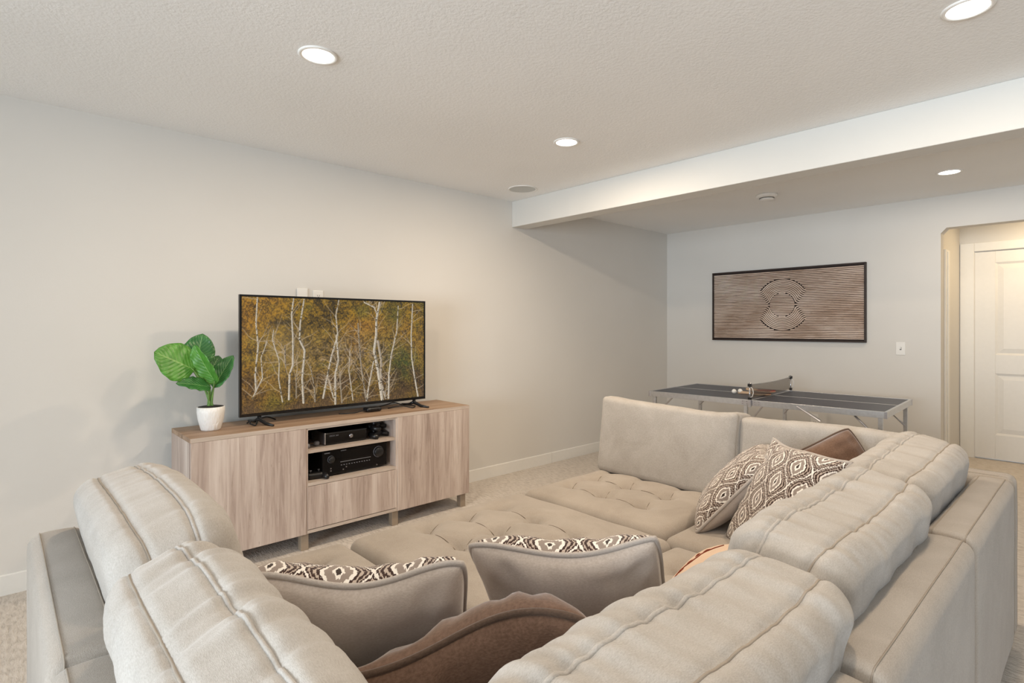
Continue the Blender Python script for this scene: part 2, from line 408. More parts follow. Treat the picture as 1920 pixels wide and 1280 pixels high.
# ------------------------------------------------------------------ switch and outlet plates
def plate(name, M4, label, kind, cat):
    t = thing(name, None, label, cat, mat=M4)   # local x right, y out of the wall (towards the room is -y), z up
    box('cover', 'white_plastic', t, -.036, .036, -.006, 0, -.058, .058, .003)
    if kind == 'switch':
        box('toggle', 'white_plastic', t, -.005, .005, -.018, -.006, -.004, .012, .002); box('toggle_slot', 'grey_print', t, -.007, .007, -.0065, -.006, -.013, .013)
    elif kind == 'outlet':
        for z in (-.022, .022):
            box('socket', 'white_plastic', t, -.016, .016, -.008, -.006, z - .015, z + .015, .003)
            m = MB(); m.box(-.008, -.0055, -.0085, -.008, z - .004, z + .006); m.box(.0055, .008, -.0085, -.008, z - .004, z + .006); m.box(-.002, .002, -.0085, -.008, z - .011, z - .007)
            m.build('slots', 'slot', t)
    else:
        MB().lathe([(.006, 0), (.006, .004), (.003, .006)], 16).build('coax_port', 'steel', t).rotation_euler = (PI / 2, 0, 0)
        t.children[-1].location = (0, -.006, 0)
plate('cable_plate', Matrix.Translation((1.480, YW, 1.512)), 'blank white cable plate just above the television, left of pair', 'coax', 'wall plate')
plate('wall_outlet', Matrix.Translation((1.590, YW, 1.502)), 'white outlet peeking over the television top edge, right of pair', 'outlet', 'outlet')
RB = Matrix.Rotation(-PI / 2, 4, 'Z')
plate('light_switch', Matrix.Translation((XB, 1.302, 1.117)) @ RB, 'white toggle light switch on end wall right of the artwork', 'switch', 'light switch')
plate('wall_outlet', Matrix.Translation((XB, 2.03, .385)) @ RB, 'white outlet low on end wall under the table tennis table', 'outlet', 'outlet')

# ================================================================== SOFA
FT = .135                                   # back frame thickness
SEAT = .43
def fbm(v, o=3): return noise.fractal(v, .9, 2.1, o)
def seat_fn(hx, hy, hz, tufts, seed):
    def fn(p, n):
        k = max(0, n.z)
        if k > 0:
            ex = 1 - (abs(p.x) / hx) ** 6; ey = 1 - (abs(p.y) / hy) ** 6
            z = .018 * max(0, ex) * max(0, ey)
            dd = 0
            for tx, ty in tufts:
                r2 = (p.x - tx) ** 2 + (p.y - ty) ** 2
                dd += .020 * math.exp(-r2 / (.055 ** 2)) + .026 * math.exp(-math.sqrt(r2) / .016)
            for a, b in links(tufts):
                d = Vector((b[0] - a[0], b[1] - a[1])); L = d.length; d /= L
                s = (p.x - a[0]) * d.x + (p.y - a[1]) * d.y
                if 0 < s < L:
                    bow = math.sin(PI * s / L) * .018
                    e = abs(-(p.x - a[0]) * d.y + (p.y - a[1]) * d.x - bow)
                    dep = (.0120 + .0060 * math.cos(2 * PI * s / L))
                    dd += dep * (.6 * math.exp(-e / .007) + .55 * math.exp(-(e / .032) ** 2))
            z -= min(dd, .058)
            z += .004 * noise.noise(Vector((p.x * 5 + seed, p.y * 5, 0)))
            p = p + Vector((0, 0, z * k))
        else:
            p = p + n * (.004 * noise.noise(p * 6 + Vector((seed, 0, 0))))
        return p
    return fn
def links(t):
    out = []
    for i, a in enumerate(t):
        for b in t[i + 1:]:
            dx, dy = abs(a[0] - b[0]), abs(a[1] - b[1])
            if (dx < .05 and dy < .27) or (dy < .05 and dx < .25): out.append((a, b))
    return out
def seat_cushion(parent, x0, x1, y0, y1, ox, oy, tufts, seed, n=120):
    cx, cy = (x0 + x1) / 2, (y0 + y1) / 2; hx, hy = (x1 - x0) / 2, (y1 - y0) / 2; h = .20
    s = Soft((hx * 2, hy * 2, h), .045, seat_fn(hx, hy, h / 2, [(a - cx, b - cy) for a, b in tufts], seed))
    o = s.mesh(n, n, 8).build('seat_cushion', 'seat', parent, smooth=True)
    o.location = (cx - ox, cy - oy, SEAT - h / 2)
    m = MB()
    for t in (.050,):
        m.tube(s.loop(2, t, 120), .0022, 5, True)
    sm = m.build('seam', 'seam', o, smooth=True)
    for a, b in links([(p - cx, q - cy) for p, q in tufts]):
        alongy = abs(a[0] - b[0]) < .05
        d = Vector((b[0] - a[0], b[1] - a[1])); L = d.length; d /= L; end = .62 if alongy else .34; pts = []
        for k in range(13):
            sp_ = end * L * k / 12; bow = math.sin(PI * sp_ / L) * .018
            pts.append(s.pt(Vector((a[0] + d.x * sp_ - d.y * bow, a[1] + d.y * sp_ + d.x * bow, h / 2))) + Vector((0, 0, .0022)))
        MB().tube(pts, [.0022 - .0014 * k / 12 for k in range(13)], 5).build('crease_shade_strip', 'crease_shade', o, smooth=True)  # thin dark strip paints the fold's shade along each tuft link
    return o
def back_frame(parent, cx, cy, L, along, zt=.70, z0=.055):
    """upholstered back slab; local x = length"""
    H = zt - z0
    def fn(p, n):
        crown = .008 * max(0, n.z) * (1 - (p.y / (FT / 2)) ** 2)
        return p + Vector((0, 0, crown)) + n * (.0025 * noise.noise(p * 4 + Vector((cx * 9, cy * 5, 0))))
    s = Soft((L, FT, H), .030, fn)
    o = s.mesh(40, 12, 20).build('back_frame', 'sofa', parent, smooth=True)
    o.location = (cx, cy, z0 + H / 2); o.rotation_euler = (0, 0, 0 if along == 'x' else PI / 2)
    m = MB()
    for t in (-.040, .040): m.tube(s.loop(1, t, 160), .0020, 5, True)
    m.build('seam', 'seam', o, smooth=True)
    return o
def module(label, x0, x1, y0, y1, backs, tufts, seed):
    ox, oy = (x0 + x1) / 2, (y0 + y1) / 2
    t = thing('sofa_section', (ox, oy, 0), label, 'sofa', 'sections of the sectional sofa')
    g = .004
    sx0, sx1, sy0, sy1 = x0 + g, x1 - g, y0 + g, y1 - g
    for b in backs:
        if b == 'W': back_frame(t, x0 + FT / 2 - ox, 0, y1 - y0 - 2 * g, 'y'); sx0 = x0 + FT
        if b == 'E': back_frame(t, x1 - FT / 2 - ox, 0, y1 - y0 - 2 * g, 'y'); sx1 = x1 - FT
    for b in backs:
        if b == 'S':
            back_frame(t, (sx0 + sx1) / 2 - ox, y0 + FT / 2 - oy, sx1 - sx0 - .002, 'x'); sy0 = y0 + FT
    box('base', 'sofa', t, sx0 - ox + .003, sx1 - ox - .003, sy0 - oy + .003, sy1 - oy - .003, .055, SEAT - .195, .012)
    seat_cushion(t, sx0, sx1, sy0, sy1, ox, oy, tufts, seed)
    for fx in (x0 + .09, x1 - .09):
        for fy in (y0 + .09, y1 - .09): box('foot', 'black', t, fx - ox - .025, fx - ox + .025, fy - oy - .025, fy - oy + .025, 0, .055, .003)
    return t
GX = lambda *a: list(a)
def grid(xs, ys): return [(x, y) for x in xs for y in ys]
A = module('sofa seat section nearest the cabinet left door, back to the left', .06, 1.045, 1.302, 2.185, ['W'], grid((.42, .645, .87), (1.54, 1.785, 2.025)), 1)
B = module('near corner sofa section right under the viewpoint', .06, 1.10, .26, 1.298, ['W', 'S'], grid((.42, .645, .87), (.62, .85, 1.08)), 2)
Cm = module('middle sofa section between the two corners, back to the viewer', 1.104, 2.016, .26, 1.225, ['S'], grid((1.33, 1.56, 1.79), (.62, .85, 1.06)), 3)
D = module('far right corner sofa section in front of the hall', 2.02, 3.07, .26, 1.298, ['E', 'S'], grid((2.29, 2.51, 2.73), (.62, .85, 1.08)), 4)
E = module('far sofa section with its back to the table tennis table', 2.045, 3.07, 1.302, 2.185, ['E'], grid((2.29, 2.51, 2.73), (1.56, 1.81, 2.04)), 5)
# ottoman filling the middle of the U
ot = thing('ottoman', (1.545, 1.70, 0), 'square tufted ottoman filling the middle of the sofa', 'ottoman')
box('base', 'sofa', ot, -.485, .485, -.46, .46, .055, SEAT - .195, .012)
seat_cushion(ot, 1.052, 2.038, 1.232, 2.178, 1.545, 1.70, grid((1.35, 1.565, 1.78), (1.54, 1.79, 2.03)), 9)
for fx in (-.42, .42):
    for fy in (-.40, .40): box('foot', 'black', ot, fx - .025, fx + .025, fy - .025, fy + .025, 0, .055, .003)

def back_cushion(label, loc, L, rz, T=.26, Hh=.47, seed=0, wr=1.0, lean=12, bulge=.03, sag=0.0, r=.062, sa=None, crisp=False):
    """local x = length, y = thickness (front +y), z up; origin at bottom centre"""
    sa = sa or T / 2 - .070
    def fn(p, n):
        u, v, w = p.x / (L / 2), p.y / (T / 2), p.z / (Hh / 2)
        soft = max(0, 1 - u ** 4) * max(0, 1 - (w * .9) ** 4)
        f = Vector((0, 0, 0))
        if v > 0: f.y += bulge * soft * v ** .5 * (1 - .35 * w)
        else: f.y -= bulge * .15 * soft * (-v) ** .5
        # ends puff, corners tuck in
        f.x += (.016 * (1 - w * w) * (1 - v * v)) * (1 if u > 0 else -1) * abs(u) ** 3
        tuck = abs(u) ** 6 * max(0, w) ** 2
        if crisp: f.z += .014 * tuck; f.x += .012 * tuck * (1 if u > 0 else -1)
        else: f.z -= .022 * tuck; f.y -= .02 * tuck * v
        # slump of the top between the ends
        f.z += max(0, w) ** 2 * (.010 * math.sin(u * 2.2 + seed) - sag * (1 - u * u))
        # gathers running away from the two seams
        up = max(0, w) ** 1.2
        for t, amp in ((sa, .017), (-sa, .010)):
            dd = abs(p.y - t); near = math.exp(-(dd / .075) ** 2) * (1.0 if (p.y - t) * t > 0 else math.exp(-dd / .055))
            g = noise.noise(Vector((p.x * 15 + p.y * 6 + seed * 3.1, p.y * 3 + p.z * 2, seed))) + .6 * noise.noise(Vector((p.x * 34 + p.y * 11, p.y * 5 + p.z * 3, seed + 9)))
            g = g if g < 0 else g * .7
            f += n * (amp * wr * g * near * (.25 + .75 * up))
            f -= n * (.0075 * math.exp(-(dd / .010) ** 2))
        g2 = noise.noise(Vector((p.x * 9 + p.z * 10 + seed, p.y * 3, p.z * 3)))
        f += n * (.0060 * wr * g2)
        q = p + f
        # lean back about the bottom
        a = math.radians(lean); z = q.z + Hh / 2
        return Vector((q.x, q.y * math.cos(a) - z * math.sin(a), q.y * math.sin(a) * (.35 + .6 * min(1, max(0, z / Hh))) + z * math.cos(a)))
    s = Soft((L, T, Hh), r, fn)
    t = thing('back_cushion', loc, label, 'cushion', 'loose back cushions of the sofa', rz)
    s.mesh(130, 46, 40).build('cushion_body', 'cush', t, smooth=True)
    MB().tube(s.loop(1, sa, 320), .0030 if crisp else .0044, 6, True).build('piping', 'cush', t, smooth=True)
    MB().tube(s.loop(1, -sa, 320), .0026, 6, True).build('back_seam', 'seam', t, smooth=True)
    return t
# local +y (front) : rz=-90 -> +X ; rz=0 -> +Y ; rz=90 -> -X
BZ = SEAT + .008
back_cushion('back cushion on the left, nearest the television wall', (.355, 1.735, BZ), .81, -PI / 2, seed=1, wr=.55, Hh=.46, T=.24)
back_cushion('back cushion at the left bottom edge of the picture, heavily gathered', (.362, .925, BZ), .80, -PI / 2, seed=2.3, wr=1.35, Hh=.452, lean=19, T=.205, sa=.044, bulge=.045)
back_cushion('back cushion at the bottom centre, nearest to the viewer', (.750, .515, BZ), .86, 0, seed=3.7, wr=1.2, T=.25, Hh=.43)
back_cushion('middle back cushion of the right row, in front of the patterned pillows', (1.590, .550, BZ), .83, 0, seed=4.9, wr=1.25, T=.25, Hh=.435)
back_cushion('last back cushion of the right row, before the hall door', (2.425, .575, BZ), .76, 0, seed=6.1, wr=.85, T=.25, Hh=.435)
back_cushion('upright flat back cushion standing alone in front of the table tennis table', (2.775, 1.745, BZ - .014), .86, PI / 2, seed=7.2, wr=.25, T=.20, Hh=.445, lean=9, sag=.016, bulge=.014, r=.034, sa=.066, crisp=True)
back_cushion('back cushion behind the far brown pillow, with a slumped top edge', (2.80, .93, BZ - .014), .74, PI / 2, seed=8.4, wr=.4, T=.20, Hh=.425, lean=9, bulge=.016, r=.036, sa=.066, crisp=True)

# ------------------------------------------------------------------ throw pillows
def basis(loc, w, up):
    w = Vector(w).normalized(); up = Vector(up); up = (up - w * up.dot(w)).normalized(); n = w.cross(up)
    m = Matrix((w, up, n)).transposed().to_4x4(); m.translation = Vector(loc); return m
def throw_pillow(label, mat, size=.45, thick=.15, front='ikat', back='taupe', pipe='pipe', post=None, wr=.5, seed=0, group=None, pinch=.075, rnd=.075):
    N = 44; h = size / 2
    def surf(u, v, side):
        x = h * u * (1 - pinch * (1 - v * v) * abs(u) ** 3); y = h * v * (1 - pinch * (1 - u * u) * abs(v) ** 3)
        e = max(0, (1 - u * u)) * max(0, (1 - v * v)); z = side * thick / 2 * e ** .42
        edge = 1 - min(1, e * 2.2)
        ang = math.atan2(v, u); rad = max(abs(u), abs(v))
        if e > 0:
            g = noise.noise(Vector((math.cos(ang) * 5 + seed, math.sin(ang) * 5, rad * .8 + side)))
            z += side * .012 * wr * g * min(1, e * 6) * (.4 + .6 * edge)
            z += .010 * wr * noise.noise(Vector((x * 7 + seed, y * 7, side))) * min(1, e * 4)
            fold = noise.noise(Vector((u * 5.5 + v * 1.2 + seed * 2.3, v * .8, side * 3))) * math.exp(-(1 - v) / .55) + noise.noise(Vector((u * .8 + 4, v * 5.5 + seed, side * 3))) * math.exp(-(1 - abs(u)) / .35)
            z += side * .020 * wr * fold * min(1, e * 5)
        k = 1 - rnd * (u * u * v * v) ** 2.2
        p = Vector((x * k, y * k, z))
        return post(p, u, v) if post else p
    us = np.linspace(-1, 1, 401); zz = thick / 2 * np.clip(1 - us ** 2, 0, 1) ** .42
    al = np.concatenate([[0], np.cumsum(np.hypot(np.diff(us) * h, np.diff(zz)))]); al = (al - al[-1] / 2) / size
    t = thing('throw_pillow', None, label, 'pillow', group or 'throw pillows on the sofa', mat=mat)
    for nm, side, mt in (('front_panel', 1, front), ('back_panel', -1, back)):
        V = []; F = []; UV = []
        for j in range(N + 1):
            for i in range(N + 1):
                a = 2 * i / N - 1; b = 2 * j / N - 1
                a2 = math.sin(a * PI / 2) * .6 + a * .4; b2 = math.sin(b * PI / 2) * .6 + b * .4
                V.append(surf(a2, b2, side)); UV.append((float(np.interp(a2, us, al)) + .5, float(np.interp(b2, us, al)) + .5))
        for j in range(N):
            for i in range(N): F.append((j * (N + 1) + i, j * (N + 1) + i + 1, (j + 1) * (N + 1) + i + 1, (j + 1) * (N + 1) + i))
        me = bpy.data.meshes.new(nm); me.from_pydata([tuple(q) for q in V], [], F if side > 0 else [q[::-1] for q in F]); me.update()
        ul = me.uv_layers.new(name='UVMap')
        for lp in me.loops: ul.data[lp.index].uv = UV[lp.vertex_index]
        me.polygons.foreach_set('use_smooth', [True] * len(me.polygons))
        me.materials.append(M[mt]); o = bpy.data.objects.new(nm, me); C.objects.link(o); o.parent = t
    path = []
    for k, (a, b) in enumerate((((-1, -1), (1, -1)), ((1, -1), (1, 1)), ((1, 1), (-1, 1)), ((-1, 1), (-1, -1)))):
        for i in range(30):
            w = i / 30; path.append(surf(a[0] * (1 - w) + b[0] * w, a[1] * (1 - w) + b[1] * w, 0))
    MB().tube(path, .0070, 8, True).build('piping', pipe, t, smooth=True)
    class R: pass
    R.t = t; R.surf = staticmethod(surf); return R
FW = Vector((.6853, .7282, 0)); RT = Vector((.7282, -.6853, 0)); UP = Vector((0, 0, 1))
def facing_away(r_, d, z, lean, yaw, roll):
    """pillow across the corner diagonal (FW into the pit, RT across), front towards FW, leaning back"""
    f = Matrix.Rotation(math.radians(yaw), 3, 'Z') @ FW; r = Matrix.Rotation(math.radians(yaw), 3, 'Z') @ RT
    a = math.radians(lean); up = UP * math.cos(a) - f * math.sin(a); n = f * math.cos(a) + UP * math.sin(a)
    # local z (front) must be n ; w = up x n
    w = up.cross(n)
    q = Matrix.Rotation(math.radians(roll), 3, n)
    loc = RT * r_ + FW * d; loc.z = z
    return basis(loc, q @ w, q @ up)
def wave(a, ph, k=1.6, sag=0.0):
    def f(p, u, v):
        t = (v + 1) / 2
        return p + Vector((0, .35 * a * math.sin(u * k * 1.3 + ph + 1) * t * t - sag * (1 - u * u) ** 1.5 * t ** 3, a * math.sin(u * k + ph) * t))
    return f
throw_pillow('patterned pillow with its plain taupe back showing, leaning in near corner at left', facing_away(-.3653, 1.29, .604, 36, 6, -1), .50, .19, post=wave(.014, -1.5, 3.6, .010), seed=1, wr=.8)
throw_pillow('patterned pillow with its plain taupe back showing, standing at centre before the ottoman', facing_away(.1449, 1.46, .602, 36, -8, -9), .49, .19, post=wave(.012, -1.2, 2.9, .018), seed=2, wr=.9)
throw_pillow('brown velvet pillow slumped in the near corner', facing_away(-.0453, 1.13, .548, 32, 2, -16), .50, .20, 'brown', 'brown', 'brownpipe', post=wave(.030, 2.4, 2.6), seed=3, wr=1.1)
def rotzxz(a, b, g): return (Matrix.Rotation(a, 4, 'Z') @ Matrix.Rotation(b, 4, 'X') @ Matrix.Rotation(g, 4, 'Z'))
throw_pillow('diamond patterned pillow facing the room, in front of the far brown pillow', Matrix.Translation((2.155, .850, .640)) @ rotzxz(-2.184, 1.11, .002), .47, .16, post=wave(.022, .3, 2.4), seed=4, wr=.6, pinch=.12, rnd=-.02)
throw_pillow('diamond patterned pillow tipped sideways, left of the other patterned pillow', Matrix.Translation((2.41, 1.16, .595)) @ rotzxz(3.52, .85, .06), .46, .17, seed=5, wr=.5)
throw_pillow('small brown velvet pillow in the far sofa corner', basis((2.55, .80, .62), (.56, -.68, .45), (.05, .50, .85)), .42, .20, 'brown', 'brown', 'brownpipe', seed=6, wr=1.1)
pk = throw_pillow('peach pillow with red embroidered branch lying half hidden behind the right row', basis((1.685, .835, .500), Vector((-.1, -.9, .3)).cross(Vector((-.25, .2, .95))), (-.1, -.9, .3)), .42, .13, 'peach', 'peach', 'peach', seed=7, wr=.3)
def embroider(pts, mat, nm, r=.0035, leaves=()):
    m = MB(); P = [pk.surf(u, v, 1) for u, v in pts]
    m.tube(P, r, 6, flat=.6)
    for u, v, du, dv in leaves:
        a = pk.surf(u, v, 1); b = pk.surf(u + du, v + dv, 1); c_ = a.lerp(b, .5)
        m.tube([a, a.lerp(b, .3), c_, a.lerp(b, .75), b], [.001, .0055, .007, .005, .001], 6, flat=.5)
    m.build(nm, mat, pk.t, smooth=True)
embroider([(.42 - .11 * i, -.76 + .0042 * i * i + .03 * math.sin(i * 1.4)) for i in range(11)], 'cord_brown', 'embroidered_branch', .004,
          [(.26, -.76, .10, .22), (.20, -.74, -.16, .06), (-.05, -.72, -.15, .08), (-.28, -.66, -.14, .02), (-.45, -.6, -.1, .12)])
embroider([(.02, .02), (-.04, .10), (-.06, .2)], 'red_thread', 'embroidered_flower', .005, [(.02, .02, -.06, .2), (0, .05, -.12, .12), (-.02, .1, .02, .16)])

# ================================================================== MEDIA CABINET
X0, YF, YB = .7115, 3.2193, 3.6365
tv = thing('media_cabinet', (X0, YF, 0), 'low grey oak media cabinet under the television', 'cabinet')
DP = YB - YF; f0 = .018
box('top_panel', 'wood_h', tv, 0, 1.8, .0, DP, .716, .74, .0015)
MB().box(.001, 1.799, -.0006, 0, .717, .739).build('top_edge_band', 'wood_e', tv)
for x in (0, 1.782): box('side_panel', 'wood_v', tv, x, x + .018, f0, DP, .10, .716)
for x in (.591, 1.191): box('divider_panel', 'wood_v', tv, x, x + .018, .004, DP, .10, .716)
box('bottom_panel', 'wood_h', tv, .018, 1.782, f0, DP, .10, .118)
box('back_panel', 'slot', tv, .018, 1.782, DP - .008, DP - .001, .118, .716)
box('shelf', 'wood_e', tv, .609, 1.191, .012, DP - .01, .567, .585)
box('shelf', 'wood_e', tv, .609, 1.191, .004, DP - .01, .377, .395)
box('rail', 'wood_e', tv, .609, 1.191, .004, f0, .706, .716)
box('door', 'wood_v', tv, .003, .597, -.001, f0 - .002, .10, .7155, .0012)
box('door', 'wood_v', tv, 1.203, 1.797, -.001, f0 - .002, .10, .7155, .0012)
box('drawer_front', 'wood_v', tv, .604, 1.196, -.001, f0 - .002, .124, .374, .0012)
box('plinth_rail', 'wood_e', tv, .604, 1.196, 0, f0, .102, .120)
for x in (.02, .575, 1.175, 1.735):
    for y in (.022, DP - .065): box('leg', 'leg_taupe', tv, x, x + .045, y, y + .045, 0, .10, .002)

# ---- devices in the cabinet
def rbox(name, mat, p, x0, x1, y0, y1, z0, z1, b=.004, **k): return box(name, mat, p, x0, x1, y0, y1, z0, z1, b, **k)
gc = thing('game_console', (1.455, 3.285, .585), 'black game console with silver power button on upper cabinet shelf', 'game console')
rbox('case', 'gloss_black', gc, 0, .275, 0, .26, .004, .078, .008)
rbox('end_cap', 'steel', gc, -.006, .004, .004, .2, .006, .076, .003)
o = MB().lathe([(.013, 0), (.013, .003), (.008, .005)], 24).build('power_button', 'chrome', gc, smooth=True); o.location = (.165, -.0005, .042); o.rotation_euler = (PI / 2, 0, 0)
def lettering(txt, size, parent, loc, rot, mat):
    cu = bpy.data.curves.new('lettering', 'FONT'); cu.body = txt; cu.size = size; cu.extrude = .0003
    to = bpy.data.objects.new('tmp_text', cu); C.objects.link(to)
    bpy.context.view_layer.update()
    me = bpy.data.meshes.new_from_object(to.evaluated_get(bpy.context.evaluated_depsgraph_get()))
    bpy.data.objects.remove(to)
    o = bpy.data.objects.new('lettering', me); C.objects.link(o); o.parent = parent; o.location = loc; o.rotation_euler = rot
    me.materials.clear(); me.materials.append(M[mat]); return o
lettering('XBOX 360', .013, gc, (.022, -.001, .052), (PI / 2, 0, 0), 'grey_print')
def controller(label, loc, rz, rx=0):
    t = thing('game_controller', loc, label, 'controller', 'game controllers in the cabinet', rz)
    t.rotation_euler = (rx, 0, rz)
    Soft((.10, .065, .038), .018).mesh(10, 8, 6).build('shell', 'black', t, smooth=True).location = (0, 0, .022)
    for s in (-1, 1):
        MB().tube([(s * .045, 0, .022), (s * .058, -.03, .018), (s * .062, -.062, .014)], [.020, .017, .012], 12).build('grip', 'black', t, smooth=True)
        MB().lathe([(.004, 0), (.004, .008), (.008, .010), (.007, .013)], 12, (s * .025, .006 * s, .040)).build('thumbstick', 'grey_print', t, smooth=True)
    return t
controller('black game controller lying right of the game console', (1.810, 3.33, .585), .5)
controller('black game controller stacked on top beside the game console', (1.812, 3.345, .632), .75)
controller('black game controller with grey buttons on lower cabinet shelf at left', (1.392, 3.30, .395), -.2)
hs = thing('headset', (1.385, 3.33, .585), 'small black headset with cord left of the game console', 'headset')
MB().tube([(-.02 + .045 * math.cos(a), .045 * math.sin(a), .018 + .006 * math.sin(a * 2)) for a in np.linspace(0, 1.6 * PI, 20)], .004, 8).build('headband', 'black', hs, smooth=True)
for p in ((.028, -.01, .018), (-.045, -.045, .018)): MB().lathe([(.010, -.012), (.017, -.008), (.017, .006), (.010, .012)], 16, p).build('earpiece', 'grey_print', hs, smooth=True)
rc = thing('av_receiver', (1.432, 3.275, .395), 'wide black audio receiver with knobs on lower cabinet shelf', 'receiver')
rbox('case', 'black', rc, 0, .432, .012, .33, .012, .155, .003); rbox('front_plate', 'gloss_black', rc, -.002, .434, 0, .012, .010, .157, .003)
for x in (.045, .37): rbox('foot', 'black', rc, x, x + .03, .02, .05, 0, .012, .002)
for x, r in ((.052, .020), (.372, .032)):
    o = MB().lathe([(r, 0), (r, .014), (r * .9, .018)], 28).build('knob', 'black', rc, smooth=True); o.location = (x, 0, .105); o.rotation_euler = (PI / 2, 0, 0)
    o2 = MB().lathe([(r * 1.12, 0), (r * 1.12, .002), (r * 1.02, .002), (r * 1.02, 0)], 28, cap=False).build('knob_ring', 'grey_print', rc, smooth=True); o2.location = (x, -.0005, .105); o2.rotation_euler = (PI / 2, 0, 0)
rbox('display', 'gloss_black', rc, .115, .315, -.002, 0, .088, .145, .001); rbox('trim_line', 'grey_print', rc, .112, .318, -.002, 0, .078, .081, .0005)
for i in range(12):
    rbox('button', 'grey_print', rc, .115 + i * .0172, .123 + i * .0172, -.003, 0, .058, .062, .0008)
for p in ((.05, .05), (.05, .035), (.13, .032), (.15, .045), (.36, .022)):
    o = MB().lathe([(.0045, 0), (.0045, .004)], 12).build('socket', 'chrome', rc); o.location = (p[0], 0, p[1]); o.rotation_euler = (PI / 2, 0, 0)
rbox('badge', 'grey_print', rc, .01, .045, -.001, 0, .143, .149, .0004); rbox('badge', 'grey_print', rc, .115, .15, -.0025, 0, .147, .151, .0004)

# ================================================================== TELEVISION
tx0, tx1, ty, tz0, tz1 = 1.006, 2.2645, 3.4227, .7903, 1.4991
TVW, TVH = tx1 - tx0, tz1 - tz0
t = thing('television', ((tx0 + tx1) / 2, ty, .74), 'large flat screen television showing yellow birch forest', 'television')
hb = TVW / 2; zb = tz0 - .74; zt_ = tz1 - .74; bz = .012
m = MB(); m.box(-hb, hb, 0, .022, zb, zb + bz + .006); m.box(-hb, hb, 0, .022, zt_ - bz, zt_); m.box(-hb, -hb + bz, 0, .022, zb + bz + .006, zt_ - bz); m.box(hb - bz, hb, 0, .022, zb + bz + .006, zt_ - bz)
m.build('bezel', 'gloss_black', t)
box('rear_case', 'black', t, -hb + .004, hb - .004, .008, .03, zb + .004, zt_ - .004); box('rear_bulge', 'black', t, -.45, .45, .03, .068, zb + .04, zb + .42, .01)
for x in (-.515, .545):
    m = MB()
    m.tube([(x, .02, zb + .008), (x - .004, .01, .030), (x + .012, -.055, .010), (x + .03, -.125, .006)], [.012, .013, .010, .006], 10)
    m.tube([(x - .004, .012, .032), (x - .008, .07, .012), (x - .02, .150, .006)], [.012, .009, .006], 10)
    m.build('foot', 'black', t, smooth=True)

